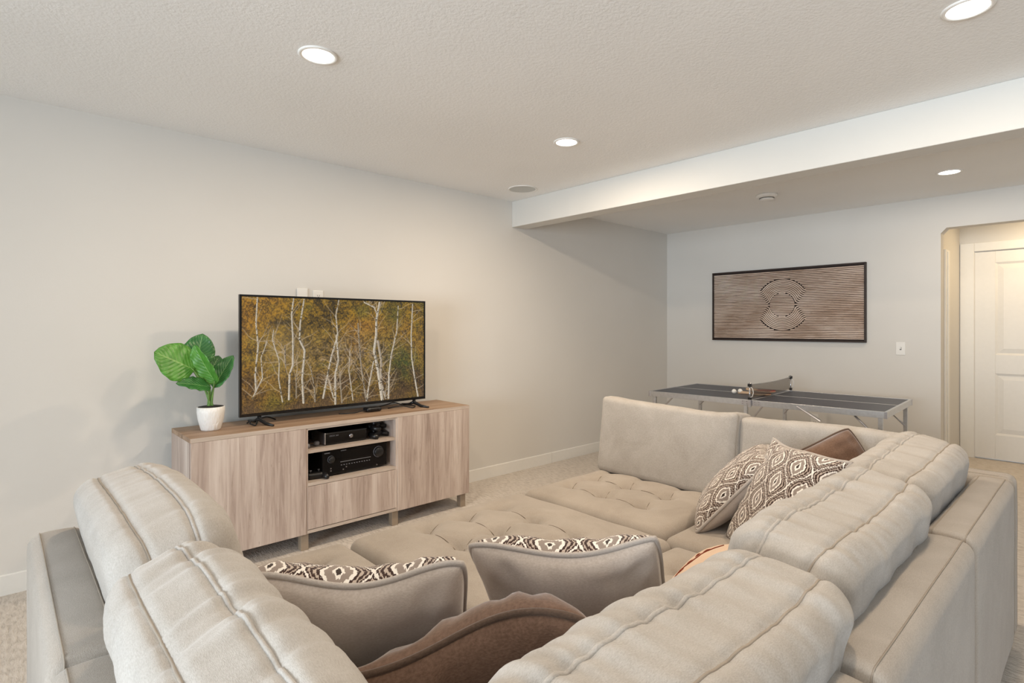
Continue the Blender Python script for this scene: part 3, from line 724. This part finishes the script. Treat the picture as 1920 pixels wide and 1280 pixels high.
def screen_picture(Wp, Hp):
    rg = np.random.default_rng(5)
    def vn(nx, ny):
        g = rg.random((ny + 2, nx + 2)); y = np.linspace(0, ny, Hp); x = np.linspace(0, nx, Wp)
        yi = y.astype(int); xi = x.astype(int); fy = (y - yi)[:, None]; fx = (x - xi)[None]
        a = g[yi][:, xi]; b = g[yi][:, xi + 1]; c = g[yi + 1][:, xi]; d_ = g[yi + 1][:, xi + 1]
        return (a * (1 - fx) + b * fx) * (1 - fy) + (c * (1 - fx) + d_ * fx) * fy
    U, V = np.meshgrid(np.linspace(0, 1, Wp), np.linspace(0, 1, Hp))    # V=0 top
    n1 = vn(7, 4); n2 = vn(22, 13); n3 = vn(70, 40); n4 = vn(200, 112); n5 = rg.random((Hp, Wp))
    L = .25 * n1 + .25 * n2 + .25 * n3 + .25 * n4
    def c3(*c): return np.array(c, float)[None, None]
    def lerp(a, b, t): return a + (b - a) * np.clip(t, 0, 1)[..., None]
    gold = c3(172, 130, 34); dark = c3(52, 42, 24); olive = c3(96, 92, 36); rust = c3(130, 84, 34); grey = c3(128, 108, 84)
    img = lerp(dark, gold, (n4 * .6 + n3 * .4 + n5 * .3 + .3 * n2 - .45) * 1.7)
    img = lerp(img, lerp(dark * .7, olive, n4 + .2 * n5), np.clip((n2 - .55) * 3, 0, 1) * .7)
    img = lerp(img, rust * (.6 + .6 * n4[..., None]), np.clip((n1 - .5) * 2.5, 0, 1) * .5)
    img = img * (.62 + .62 * np.clip(.6 * n2 + .6 * n1 - .1, 0, 1))[..., None]
    # bare twig zone in the middle band
    band = np.exp(-((V - .52) / .20) ** 2) * np.exp(-((U - .55) / .33) ** 2)
    img = lerp(img, grey * (.55 + .8 * n4[..., None]) * np.ones_like(img), band * .9 * (n3 * 1.3))
    # green thicket right
    gr = np.exp(-((U - .86) / .09) ** 2 - ((V - .66) / .2) ** 2) + .6 * np.exp(-((U - .80) / .06) ** 2 - ((V - .12) / .18) ** 2)
    img = lerp(img, c3(52, 62, 24) * (.5 + n4[..., None]) * np.ones_like(img), gr * .9 * (n3 + .35))
    # dark undergrowth and dry grass
    img = lerp(img, c3(70, 52, 36) * (.5 + n4[..., None]), np.clip((V - .62) / .12, 0, 1) * .80 * (1.1 - n2))
    st_ = np.repeat(rg.random((40, Wp)), (Hp + 39) // 40, axis=0)[:Hp] * .6 + .4 * n5
    img = lerp(img, c3(128, 98, 66) * (.35 + .75 * st_[..., None]), np.clip((V - .86 - .08 * n2) / .10, 0, 1) * .75)
    # window reflection haze painted into the left of the picture
    img = lerp(img, c3(176, 148, 96) * np.ones_like(img), np.exp(-((U - .19) / .13) ** 2 - ((V - .46) / .24) ** 2) * .45)
    def stroke(pts, w0, w1, col, alpha=1.0, knots=True, wob=.0):
        P = np.array(pts, float); asp = Wp / Hp
        best = np.full((Hp, Wp), 9.0); side = np.zeros((Hp, Wp)); tt = np.zeros((Hp, Wp)); n = len(P) - 1
        lo = P.min(0) - .03; hi = P.max(0) + .03
        i0, i1 = max(0, int(lo[0] * Wp)), min(Wp, int(hi[0] * Wp) + 1); j0, j1 = max(0, int(lo[1] * Hp)), min(Hp, int(hi[1] * Hp) + 1)
        if i1 <= i0 or j1 <= j0: return
        u = U[j0:j1, i0:i1] * asp; v = V[j0:j1, i0:i1]
        bd = np.full(u.shape, 9.0); sd = np.zeros(u.shape); tp = np.zeros(u.shape)
        for k in range(n):
            a = P[k] * [asp, 1]; b = P[k + 1] * [asp, 1]; d_ = b - a; L2 = (d_ ** 2).sum() + 1e-9
            s_ = np.clip(((u - a[0]) * d_[0] + (v - a[1]) * d_[1]) / L2, 0, 1)
            ex = u - a[0] - s_ * d_[0]; ey = v - a[1] - s_ * d_[1]; dd = np.hypot(ex, ey)
            q = dd < bd; bd = np.where(q, dd, bd); sd = np.where(q, ex, sd); tp = np.where(q, (k + s_) / n, tp)
        wd = w0 + (w1 - w0) * tp; aa = np.clip((wd - bd) * Hp * .9 + .5, 0, 1) * alpha
        c = np.array(col, float)[None, None] * (1 - .30 * np.clip(sd / (wd + 1e-6), -.3, 1))[..., None]
        if knots:
            kn = (n4[j0:j1, i0:i1] * .6 + n3[j0:j1, i0:i1] * .4)
            c = c * np.where(kn > .66, .42, 1.0)[..., None] * (.9 + .2 * n5[j0:j1, i0:i1])[..., None]
        img[j0:j1, i0:i1] = img[j0:j1, i0:i1] * (1 - aa[..., None]) + c * aa[..., None]
    def conv(x, y):
        u = (x - 95) / 1523; top = 112 + (x - 95) * .027; bot = 1088 - (x - 95) * .098
        return (u, (y - top) / (bot - top))
    wht = (188, 177, 160); dim = (146, 132, 112)
    def branches(pts, n, ln):
        P = np.array(pts)
        for _ in range(n):
            k = rg.integers(0, len(P) - 1); s_ = rg.random(); p = P[k] * (1 - s_) + P[k + 1] * s_
            a = rg.uniform(-1.25, 1.25) - PI / 2; q = p; path = [p]
            for i in range(4):
                a += rg.uniform(-.4, .4); q = q + np.array([math.cos(a) * .56, math.sin(a)]) * ln * rg.uniform(.2, .4); path.append(q)
            stroke(path, .0042, .0014, (176, 156, 130), .75, False)
    T = [([(200, 120), (190, 330), (205, 520), (185, 760), (190, 900)], 9, 11, wht), ([(270, 480), (225, 620), (235, 790), (165, 960)], 5, 8, wht),
         ([(315, 380), (305, 470), (355, 650), (350, 800), (378, 990)], 5, 9, wht), ([(395, 520), (400, 700)], 8, 8, dim),
         ([(460, 120), (445, 260), (455, 450), (455, 680), (430, 760), (425, 970)], 10, 14, wht), ([(540, 130), (510, 330), (505, 470), (545, 560), (525, 800), (535, 1000)], 10, 15, wht),
         ([(590, 690), (620, 880), (625, 990)], 6, 12, dim), ([(480, 760), (480, 960)], 7, 9, dim),
         ([(820, 130), (795, 260), (810, 430), (760, 600), (735, 720), (690, 960)], 8, 14, wht), ([(800, 430), (815, 640), (790, 760), (790, 1010)], 12, 16, wht),
         ([(735, 800), (775, 960)], 8, 10, wht), ([(825, 740), (845, 1000)], 8, 12, dim), ([(915, 560), (905, 730), (940, 980)], 5, 9, wht),
         ([(985, 330), (995, 500), (1015, 720), (1055, 960)], 10, 14, dim), ([(1125, 650), (1085, 840), (1060, 990)], 9, 14, wht),
         ([(1040, 150), (1130, 190), (1160, 260)], 9, 10, wht), ([(1180, 150), (1150, 300), (1150, 420), (1130, 560), (1165, 720), (1205, 970)], 15, 26, wht),
         ([(1165, 480), (1195, 640), (1195, 830), (1240, 960)], 18, 18, (170, 156, 138)), ([(1360, 180), (1345, 400), (1290, 600), (1270, 760), (1265, 960)], 8, 16, wht),
         ([(1505, 165), (1490, 420), (1495, 620), (1530, 800), (1560, 940)], 10, 15, wht), ([(1250, 800), (1235, 960)], 7, 9, dim)]
    for pts, *_ in T:
        branches([conv(*p) for p in pts], 9, .16)
    for pts, w0, w1, col in T: stroke([conv(*p) for p in pts], w0 / 1500, w1 / 1500, col)
    for pts, *_ in T[8:19]: branches([conv(*p) for p in pts], 3, .10)
    # a few leaves in front
    img = lerp(img, gold * np.ones_like(img), np.clip((n4 * n5 - .62) * 6, 0, 1) * .6)
    return np.clip(img, 0, 255) / 255
GW, GH = 400, 224
pic = screen_picture(GW, GH)
lin = np.where(pic <= .04045, pic / 12.92, ((pic + .055) / 1.055) ** 2.4)
xs = np.linspace(-hb + bz, hb - bz, GW + 1); zs = np.linspace(zt_ - bz, zb + bz + .006, GH + 1)
gx, gz = np.meshgrid(xs, zs)
vv = np.stack([gx.ravel(), np.full(gx.size, .003), gz.ravel()], 1)
ii, jj = np.meshgrid(np.arange(GW), np.arange(GH)); a = (jj * (GW + 1) + ii).ravel()
ff = np.stack([a, a + GW + 1, a + GW + 2, a + 1], 1)
me = bpy.data.meshes.new('screen'); me.from_pydata(vv.tolist(), [], ff.tolist()); me.update()
ca = me.attributes.new('picture', 'FLOAT_COLOR', 'CORNER')
cc = np.repeat(np.concatenate([lin.reshape(-1, 3), np.ones((GW * GH, 1))], 1), 4, axis=0)
ca.data.foreach_set('color', cc.astype(np.float32).ravel())
sm = NT('lit_screen'); at = sm.n('ShaderNodeAttribute', attribute_name='picture')
sm.col((.01, .01, .01, 1)); sm.l(at.outputs['Color'], sm.b.inputs['Emission Color']); sm.b.inputs['Emission Strength'].default_value = .88; sm.set(Roughness=.22)
me.materials.append(sm.m); so = bpy.data.objects.new('screen', me); C.objects.link(so); so.parent = t; so['label'] = 'lit screen with golden birch forest'

# cables and small box lying under the television
def cable(label, pts, r=.0035, name='power_cord'):
    p = [Vector(q) for q in pts]; out = []
    for i in range(len(p) - 1):
        a, b, c_, d_ = p[max(0, i - 1)], p[i], p[i + 1], p[min(len(p) - 1, i + 2)]
        for k in range(8):
            s = k / 8; out.append(.5 * ((2 * b) + (c_ - a) * s + (2 * a - 5 * b + 4 * c_ - d_) * s * s + (3 * b - a - 3 * c_ + d_) * s ** 3))
    out.append(p[-1]); base = Vector((p[0].x, p[0].y, .74))
    o = MB().tube([q - base for q in out], r, 8).build(name, 'cable', None, smooth=True, label=label, cat='cable', group='cables under the television'); o.location = base
    return o
zc = .7440
cable('black cord curling from the small black box under the television', [(1.62, 3.46, zc), (1.70, 3.40, zc + .004), (1.76, 3.40, zc + .012), (1.82, 3.42, zc)])
cable('black cable tangle left of the television right foot, front strand', [(1.98, 3.46, zc), (2.03, 3.39, zc + .02), (2.07, 3.43, zc + .015), (2.12, 3.37, zc), (2.16, 3.40, zc + .006), (2.13, 3.47, zc + .01)])
cable('black cable tangle left of the television right foot, rear strand', [(1.92, 3.53, zc), (1.99, 3.48, zc + .025), (2.05, 3.50, zc + .03), (2.10, 3.47, zc + .012), (2.13, 3.54, zc)])
cable('black cable bunched behind the television left foot', [(1.07, 3.50, zc), (1.075, 3.45, zc + .015), (1.06, 3.41, zc + .008), (1.08, 3.38, zc + .002), (1.11, 3.43, zc + .02), (1.17, 3.47, zc + .028), (1.24, 3.52, zc)], .0042)
bx = thing('sensor_box', (1.845, 3.43, .74), 'small black rounded box under the television', 'device')
Soft((.11, .07, .03), .013).mesh(12, 8, 6).build('shell', 'black', bx, smooth=True).location = (0, 0, .015)
box('sensor_window', 'gloss_black', bx, -.03, .03, -.0365, -.0345, .008, .020)

# ================================================================== PLANT
pl = thing('potted_plant', (.860, 3.43, .74), 'green broad leafed plant in white carved pot on the cabinet', 'plant')
MB().lathe([(.030, .002), (.046, 0), (.050, .006), (.064, .06), (.069, .10), (.069, .128), (.064, .130), (.062, .110), (.03, .108)], 48, cap=True).build('pot', 'pot', pl, smooth=True)
MB().lathe([(.0005, .136), (.040, .134), (.0635, .130), (.0635, .120)], 32, cap=False).build('soil_cap', 'soil', pl, smooth=True)
def leaf(base, tip, nrm, Wd, mat, curl=.15, fold=.12, label=None):
    o0 = Vector((.860, 3.43, .74)); b = Vector(base) - o0; e = Vector(tip) - o0; d = e - b; L = d.length; d.normalize()
    n = Vector(nrm); n = (n - d * n.dot(d)).normalized(); w = d.cross(n); nl, nw = 16, 10; V = []; UV = []; F = []
    for i in range(nl + 1):
        s = i / nl; wd = Wd / 2 * (math.sin(PI * (s ** .72)) ** .62) * (1.0 if 0 < i < nl else 0.02)
        for j in range(nw + 1):
            q = 2 * j / nw - 1; rip = .004 * math.sin(s * 22 + abs(q) * 3) * abs(q)
            back = -.10 * L * (abs(q) ** 1.5) * max(0, 1 - s * 4)     # lobes at the base
            V.append(tuple(b + d * (s * L + back) + w * (q * wd) + n * (-curl * L * s * s + fold * abs(q) * wd * 2 * .6 + rip))); UV.append((j / nw, s))
    for i in range(nl):
        for j in range(nw): F.append((i * (nw + 1) + j, i * (nw + 1) + j + 1, (i + 1) * (nw + 1) + j + 1, (i + 1) * (nw + 1) + j))
    me = bpy.data.meshes.new('leaf'); me.from_pydata(V, [], F); me.update(); ul = me.uv_layers.new(name='UVMap')
    for lp in me.loops: ul.data[lp.index].uv = UV[lp.vertex_index]
    me.polygons.foreach_set('use_smooth', [True] * len(me.polygons)); me.materials.append(M[mat])
    o = bpy.data.objects.new('leaf', me); C.objects.link(o); o.parent = pl
    sd = o.modifiers.new('thickness', 'SOLIDIFY'); sd.thickness = .0012
    root = Vector((.860 - .86 + random.uniform(-.015, .015), random.uniform(-.015, .015), .132)); mid = root * .45 + b * .55 + Vector((-(b.x - root.x) * .25, 0, .015))
    pts = []
    for k in range(13):
        u = k / 12; pts.append(root * (1 - u) ** 2 + mid * 2 * u * (1 - u) + b * u * u)
    MB().tube(pts, [.0065 - .003 * k / 12 for k in range(13)], 8).build('stem', 'stem', pl, smooth=True)
CV = Vector((-.25, -.95, .18))
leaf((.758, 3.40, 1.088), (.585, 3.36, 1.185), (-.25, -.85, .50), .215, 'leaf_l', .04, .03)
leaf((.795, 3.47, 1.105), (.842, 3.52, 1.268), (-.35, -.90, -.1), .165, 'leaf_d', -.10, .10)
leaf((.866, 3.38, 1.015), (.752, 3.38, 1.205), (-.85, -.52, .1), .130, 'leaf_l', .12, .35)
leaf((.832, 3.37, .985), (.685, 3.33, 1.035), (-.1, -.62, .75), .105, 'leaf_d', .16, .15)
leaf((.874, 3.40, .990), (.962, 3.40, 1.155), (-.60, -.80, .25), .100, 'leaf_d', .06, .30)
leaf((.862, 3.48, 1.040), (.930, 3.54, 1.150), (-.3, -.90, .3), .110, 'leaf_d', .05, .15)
leaf((.846, 3.41, 1.020), (.800, 3.43, 1.095), (.3, -.90, .2), .060, 'leaf_l', .1, .2)

# ================================================================== WALL ART
AY0, AY1, AZ0, AZ1 = 1.5704, 3.107, 1.1638, 1.9221
ac = ((AY0 + AY1) / 2, (AZ0 + AZ1) / 2); AW, AH = (AY1 - AY0) / 2, (AZ1 - AZ0) / 2
ar = thing('wall_art', (XB, ac[0], ac[1]), 'framed carved wood artwork with ring of grooves on end wall', 'artwork')
ft = .014
box('backing', 'art_back', ar, -.016, -.002, -AW + ft, AW - ft, -AH + ft, AH - ft)
for (a, b, c_, d_) in ((-AW, AW, AH - ft, AH), (-AW, AW, -AH, -AH + ft), (-AW, -AW + ft, -AH + ft, AH - ft), (AW - ft, AW, -AH + ft, AH - ft)):
    box('frame_bar', 'art_frame', ar, -.034, 0, a, b, c_, d_, .0015)
sp = .0172; iw = AW - ft - .004; ih = AH - ft - .004
def strip(m, path, wd=.0066, ht=.009):
    P = [Vector(p) for p in path]; n = len(P); V = []; F = []
    for i, p in enumerate(P):
        a = P[max(0, i - 1)]; b = P[min(n - 1, i + 1)]; t_ = (b - a).normalized(); q = Vector((-t_.y, t_.x))
        for s, x in ((-1, 0), (-.72, .75), (0, 1), (.72, .75), (1, 0)): V.append((-.016 - x * ht, p.x + q.x * s * wd, p.y + q.y * s * wd))
    for i in range(n - 1):
        for k in range(4): F.append((i * 5 + k, i * 5 + k + 1, i * 5 + 6 + k, i * 5 + 5 + k))
    m.add(V, F)
def wavy(y0, y1, z, amp=.0012):
    n = max(2, int(abs(y1 - y0) / .03)); return [(y0 + (y1 - y0) * i / n, z + amp * noise.noise(Vector((9 * (y0 + (y1 - y0) * i / n), z * 40, 0)))) for i in range(n + 1)]
nl = int(ih / sp); R0 = .136; NK = 8
m = MB()
for k in range(-nl, nl + 1):
    z = k * sp; az = abs(k)
    if k == 0: strip(m, wavy(-iw, iw, 0)); continue
    if az <= NK:
        r = R0 + sp * (az - 1); s = 1 if k > 0 else -1; a0 = math.asin(min(.99, az * sp / r))
        arc = [(r * math.cos(PI - a0 - (PI - 2 * a0) * i / 26), s * r * math.sin(PI - a0 - (PI - 2 * a0) * i / 26)) for i in range(27)]
        e = arc[0][0]
        strip(m, wavy(-iw, e - .02, z)[:-1] + [(e - .02, z)] + arc[1:-1] + [(-e + .02, z)] + wavy(-e + .02, iw, z)[1:])
        ri = R0 - sp * .62
        if z * z < ri * ri - .0004:
            c_ = math.sqrt(ri * ri - z * z); strip(m, wavy(-c_, c_, z))
    else:
        ro = R0 + sp * (NK - 1) + sp * .75
        if abs(z) < ro - .002:
            c_ = math.sqrt(ro * ro - z * z) + .006; strip(m, wavy(-iw, -c_, z)); strip(m, wavy(c_, iw, z))
        else: strip(m, wavy(-iw, iw, z))
so = m.build('carved_strips', 'strip', ar); so['kind'] = 'stuff'

# ================================================================== TABLE TENNIS TABLE
TM = Matrix.Translation((4.748, 1.955, 0)) @ Matrix.Rotation(math.radians(-87.0), 4, 'Z')
tt = thing('table_tennis_table', None, 'folding table tennis table with navy top and aluminium edges', 'table', mat=TM)
HL, HW, ZT, RH = .905, .462, .740, .044
for s, (a, b) in ((-1, (-HL, -.002)), (1, (.002, HL))):
    pn = box('playing_panel', 'tabletop', tt, a + .018, b - .006, -HW + .018, HW - .018, ZT - .016, ZT - .002)
    box('centre_line', 'line_white', pn, a + .018, b - .006, -.0045, .0045, ZT - .002, ZT - .0013)
    for y in (-1, 1):
        y0, y1 = (-HW, -HW + .018) if y < 0 else (HW - .018, HW)
        box('side_rail', 'silver', tt, a, b, y0, y1, ZT - RH, ZT, .001)
    x0, x1 = (a, a + .018) if s < 0 else (b - .018, b)
    box('end_rail', 'silver', tt, x0, x1, -HW + .018, HW - .018, ZT - RH, ZT, .001)
    for y in (-1, 1):
        cx = -HL if s < 0 else HL - .014; cy = -HW - .002 if y < 0 else HW - .014
        box('corner_cap', 'steel', tt, cx - .002, cx + .016, cy, cy + .016, ZT - RH - .002, ZT + .001, .001)
    xi = -.006 if s < 0 else .006
    box('inner_rail', 'silver', tt, min(xi, 0), max(xi, 0), -HW + .018, HW - .018, ZT - RH, ZT - .001)
for y in (-1, 1):
    yy = y * (HW - .020)
    for x, dx in ((-.855, .16), (-.045, .12), (.865, -.16)):
        box('leg', 'silver', tt, x - .014, x + .014, yy - .014, yy + .014, 0, ZT - RH, .002)
        yb = yy - .017 * y
        MB().tube([(x, yb, ZT - .21), (x + dx, yb, ZT - RH - .004)], .0075, 6, flat=.45).build('leg_brace', 'steel', tt)
    yo = y * (HW + .002)
    hp = box('hinge_plate', 'steel', tt, -.075, .075, min(yo, yo - .002 * y), max(yo, yo - .002 * y) + .0005, ZT - RH + .002, ZT - .004)
    for x in (-.062, -.03, .03, .062):
        for z in (ZT - .013, ZT - .032):
            r_ = MB().lathe([(.004, 0), (.003, .002)], 10).build('rivet', 'chrome', hp); r_.location = (x, yo, z); r_.rotation_euler = (PI / 2 * (1 if y < 0 else -1), 0, 0)
b1 = MB().tube([(.34, -HW - .004, ZT - .012), (.50, -HW - .006, ZT - .105)], .010, 8, flat=.35); b1.build('latch_bar', 'steel', tt)
# net
nt = thing('table_tennis_net', None, 'grey table tennis net with white top tape between two posts', 'net', mat=TM @ Matrix.Translation((-.004, 0, 0)))
nm_ = MB(); N_ = 24; V = []; F = []
for i in range(N_ + 1):
    y = -HW + .01 + (2 * HW - .02) * i / N_; sg = .010 * math.sin(PI * i / N_)
    for z in (ZT + .012 - 0 * sg, ZT + .118 - sg): V.append((.002 * math.sin(i * 1.3), y, z))
for i in range(N_): F.append((2 * i, 2 * i + 2, 2 * i + 3, 2 * i + 1))
nm_.add(V, F).build('net_mesh', 'net', nt)
MB().tube([(0, -HW + .006 + (2 * HW - .012) * i / N_, ZT + .121 - .010 * math.sin(PI * i / N_)) for i in range(N_ + 1)], .0045, 6, flat=.5).build('top_tape', 'line_white', nt)
for y in (-1, 1):
    yy = y * (HW + .008)
    ps = MB().tube([(0, yy, ZT - .05), (0, yy, ZT + .135)], .0055, 10).build('post', 'chrome', nt, smooth=True)
    box('post_clip', 'black', nt, -.013, .013, yy - .013, yy + .013, ZT + .105, ZT + .128, .002); box('post_clip', 'black', nt, -.011, .011, yy - .012, yy + .012, ZT + .004, ZT + .022, .002)
    box('clamp', 'steel', nt, -.012, .012, min(yy, yy + .01 * y), max(yy, yy + .01 * y), ZT - .055, ZT + .004, .002)
    MB().tube([(.006, yy, ZT + .104), (.022, yy, ZT + .09), (.028, yy, ZT + .06), (.020, yy, ZT + .03), (.006, yy, ZT + .022)], .003, 8).build('tie_cord', 'line_white', nt, smooth=True)
# paddles and balls
def paddle(label, x, y, rz, z, top, tilt=0):
    t = thing('table_tennis_paddle', None, label, 'paddle', 'paddles on the table', mat=TM @ Matrix.Translation((x, y, z)) @ Matrix.Rotation(rz, 4, 'Z') @ Matrix.Rotation(tilt, 4, 'Y'))
    out = [(.078 * math.cos(a) + .02, .074 * math.sin(a)) for a in np.linspace(-PI * .86, PI * .86, 30)] + [(-.075, .018), (-.075, -.018)]
    MB().prism(out, 2, .004, .010).build('blade', 'handle_wood', t)
    rub = [p for p in out if p[0] > -.05]
    MB().prism(rub, 2, .010, .013).build('rubber', top, t); MB().prism(rub, 2, .001, .004).build('rubber', 'rubber_brown', t)
    MB().prism([(-.165, -.015), (-.06, -.0125), (-.06, .0125), (-.165, .015)], 2, -.003, .017).build('handle', 'handle_wood', t, bevel=.004)
ZP = ZT + .0015
paddle('lower paddle lying on the table tennis table beside the net', -.085, -.075, .10, ZP + .002, 'rubber_brown')
paddle('upper paddle resting across the other one beside the net', -.075, .015, -.25, ZP + .019, 'rubber_red')
for lab, (x, y) in (('front white table tennis ball of the pair by the paddles', (-.262, -.150)), ('rear white table tennis ball of the pair by the paddles', (-.235, -.088))):
    o = MB().lathe([(.0005, -.02)] + [(.02 * math.cos(a), .02 * math.sin(a)) for a in np.linspace(-PI / 2 + .15, PI / 2 - .15, 12)] + [(.0005, .02)], 20, cap=False).build('table_tennis_ball', 'ball', None, smooth=True, label=lab, cat='ball', group='balls on the table')
    o.matrix_world = TM @ Matrix.Translation((x, y, ZP + .0195))
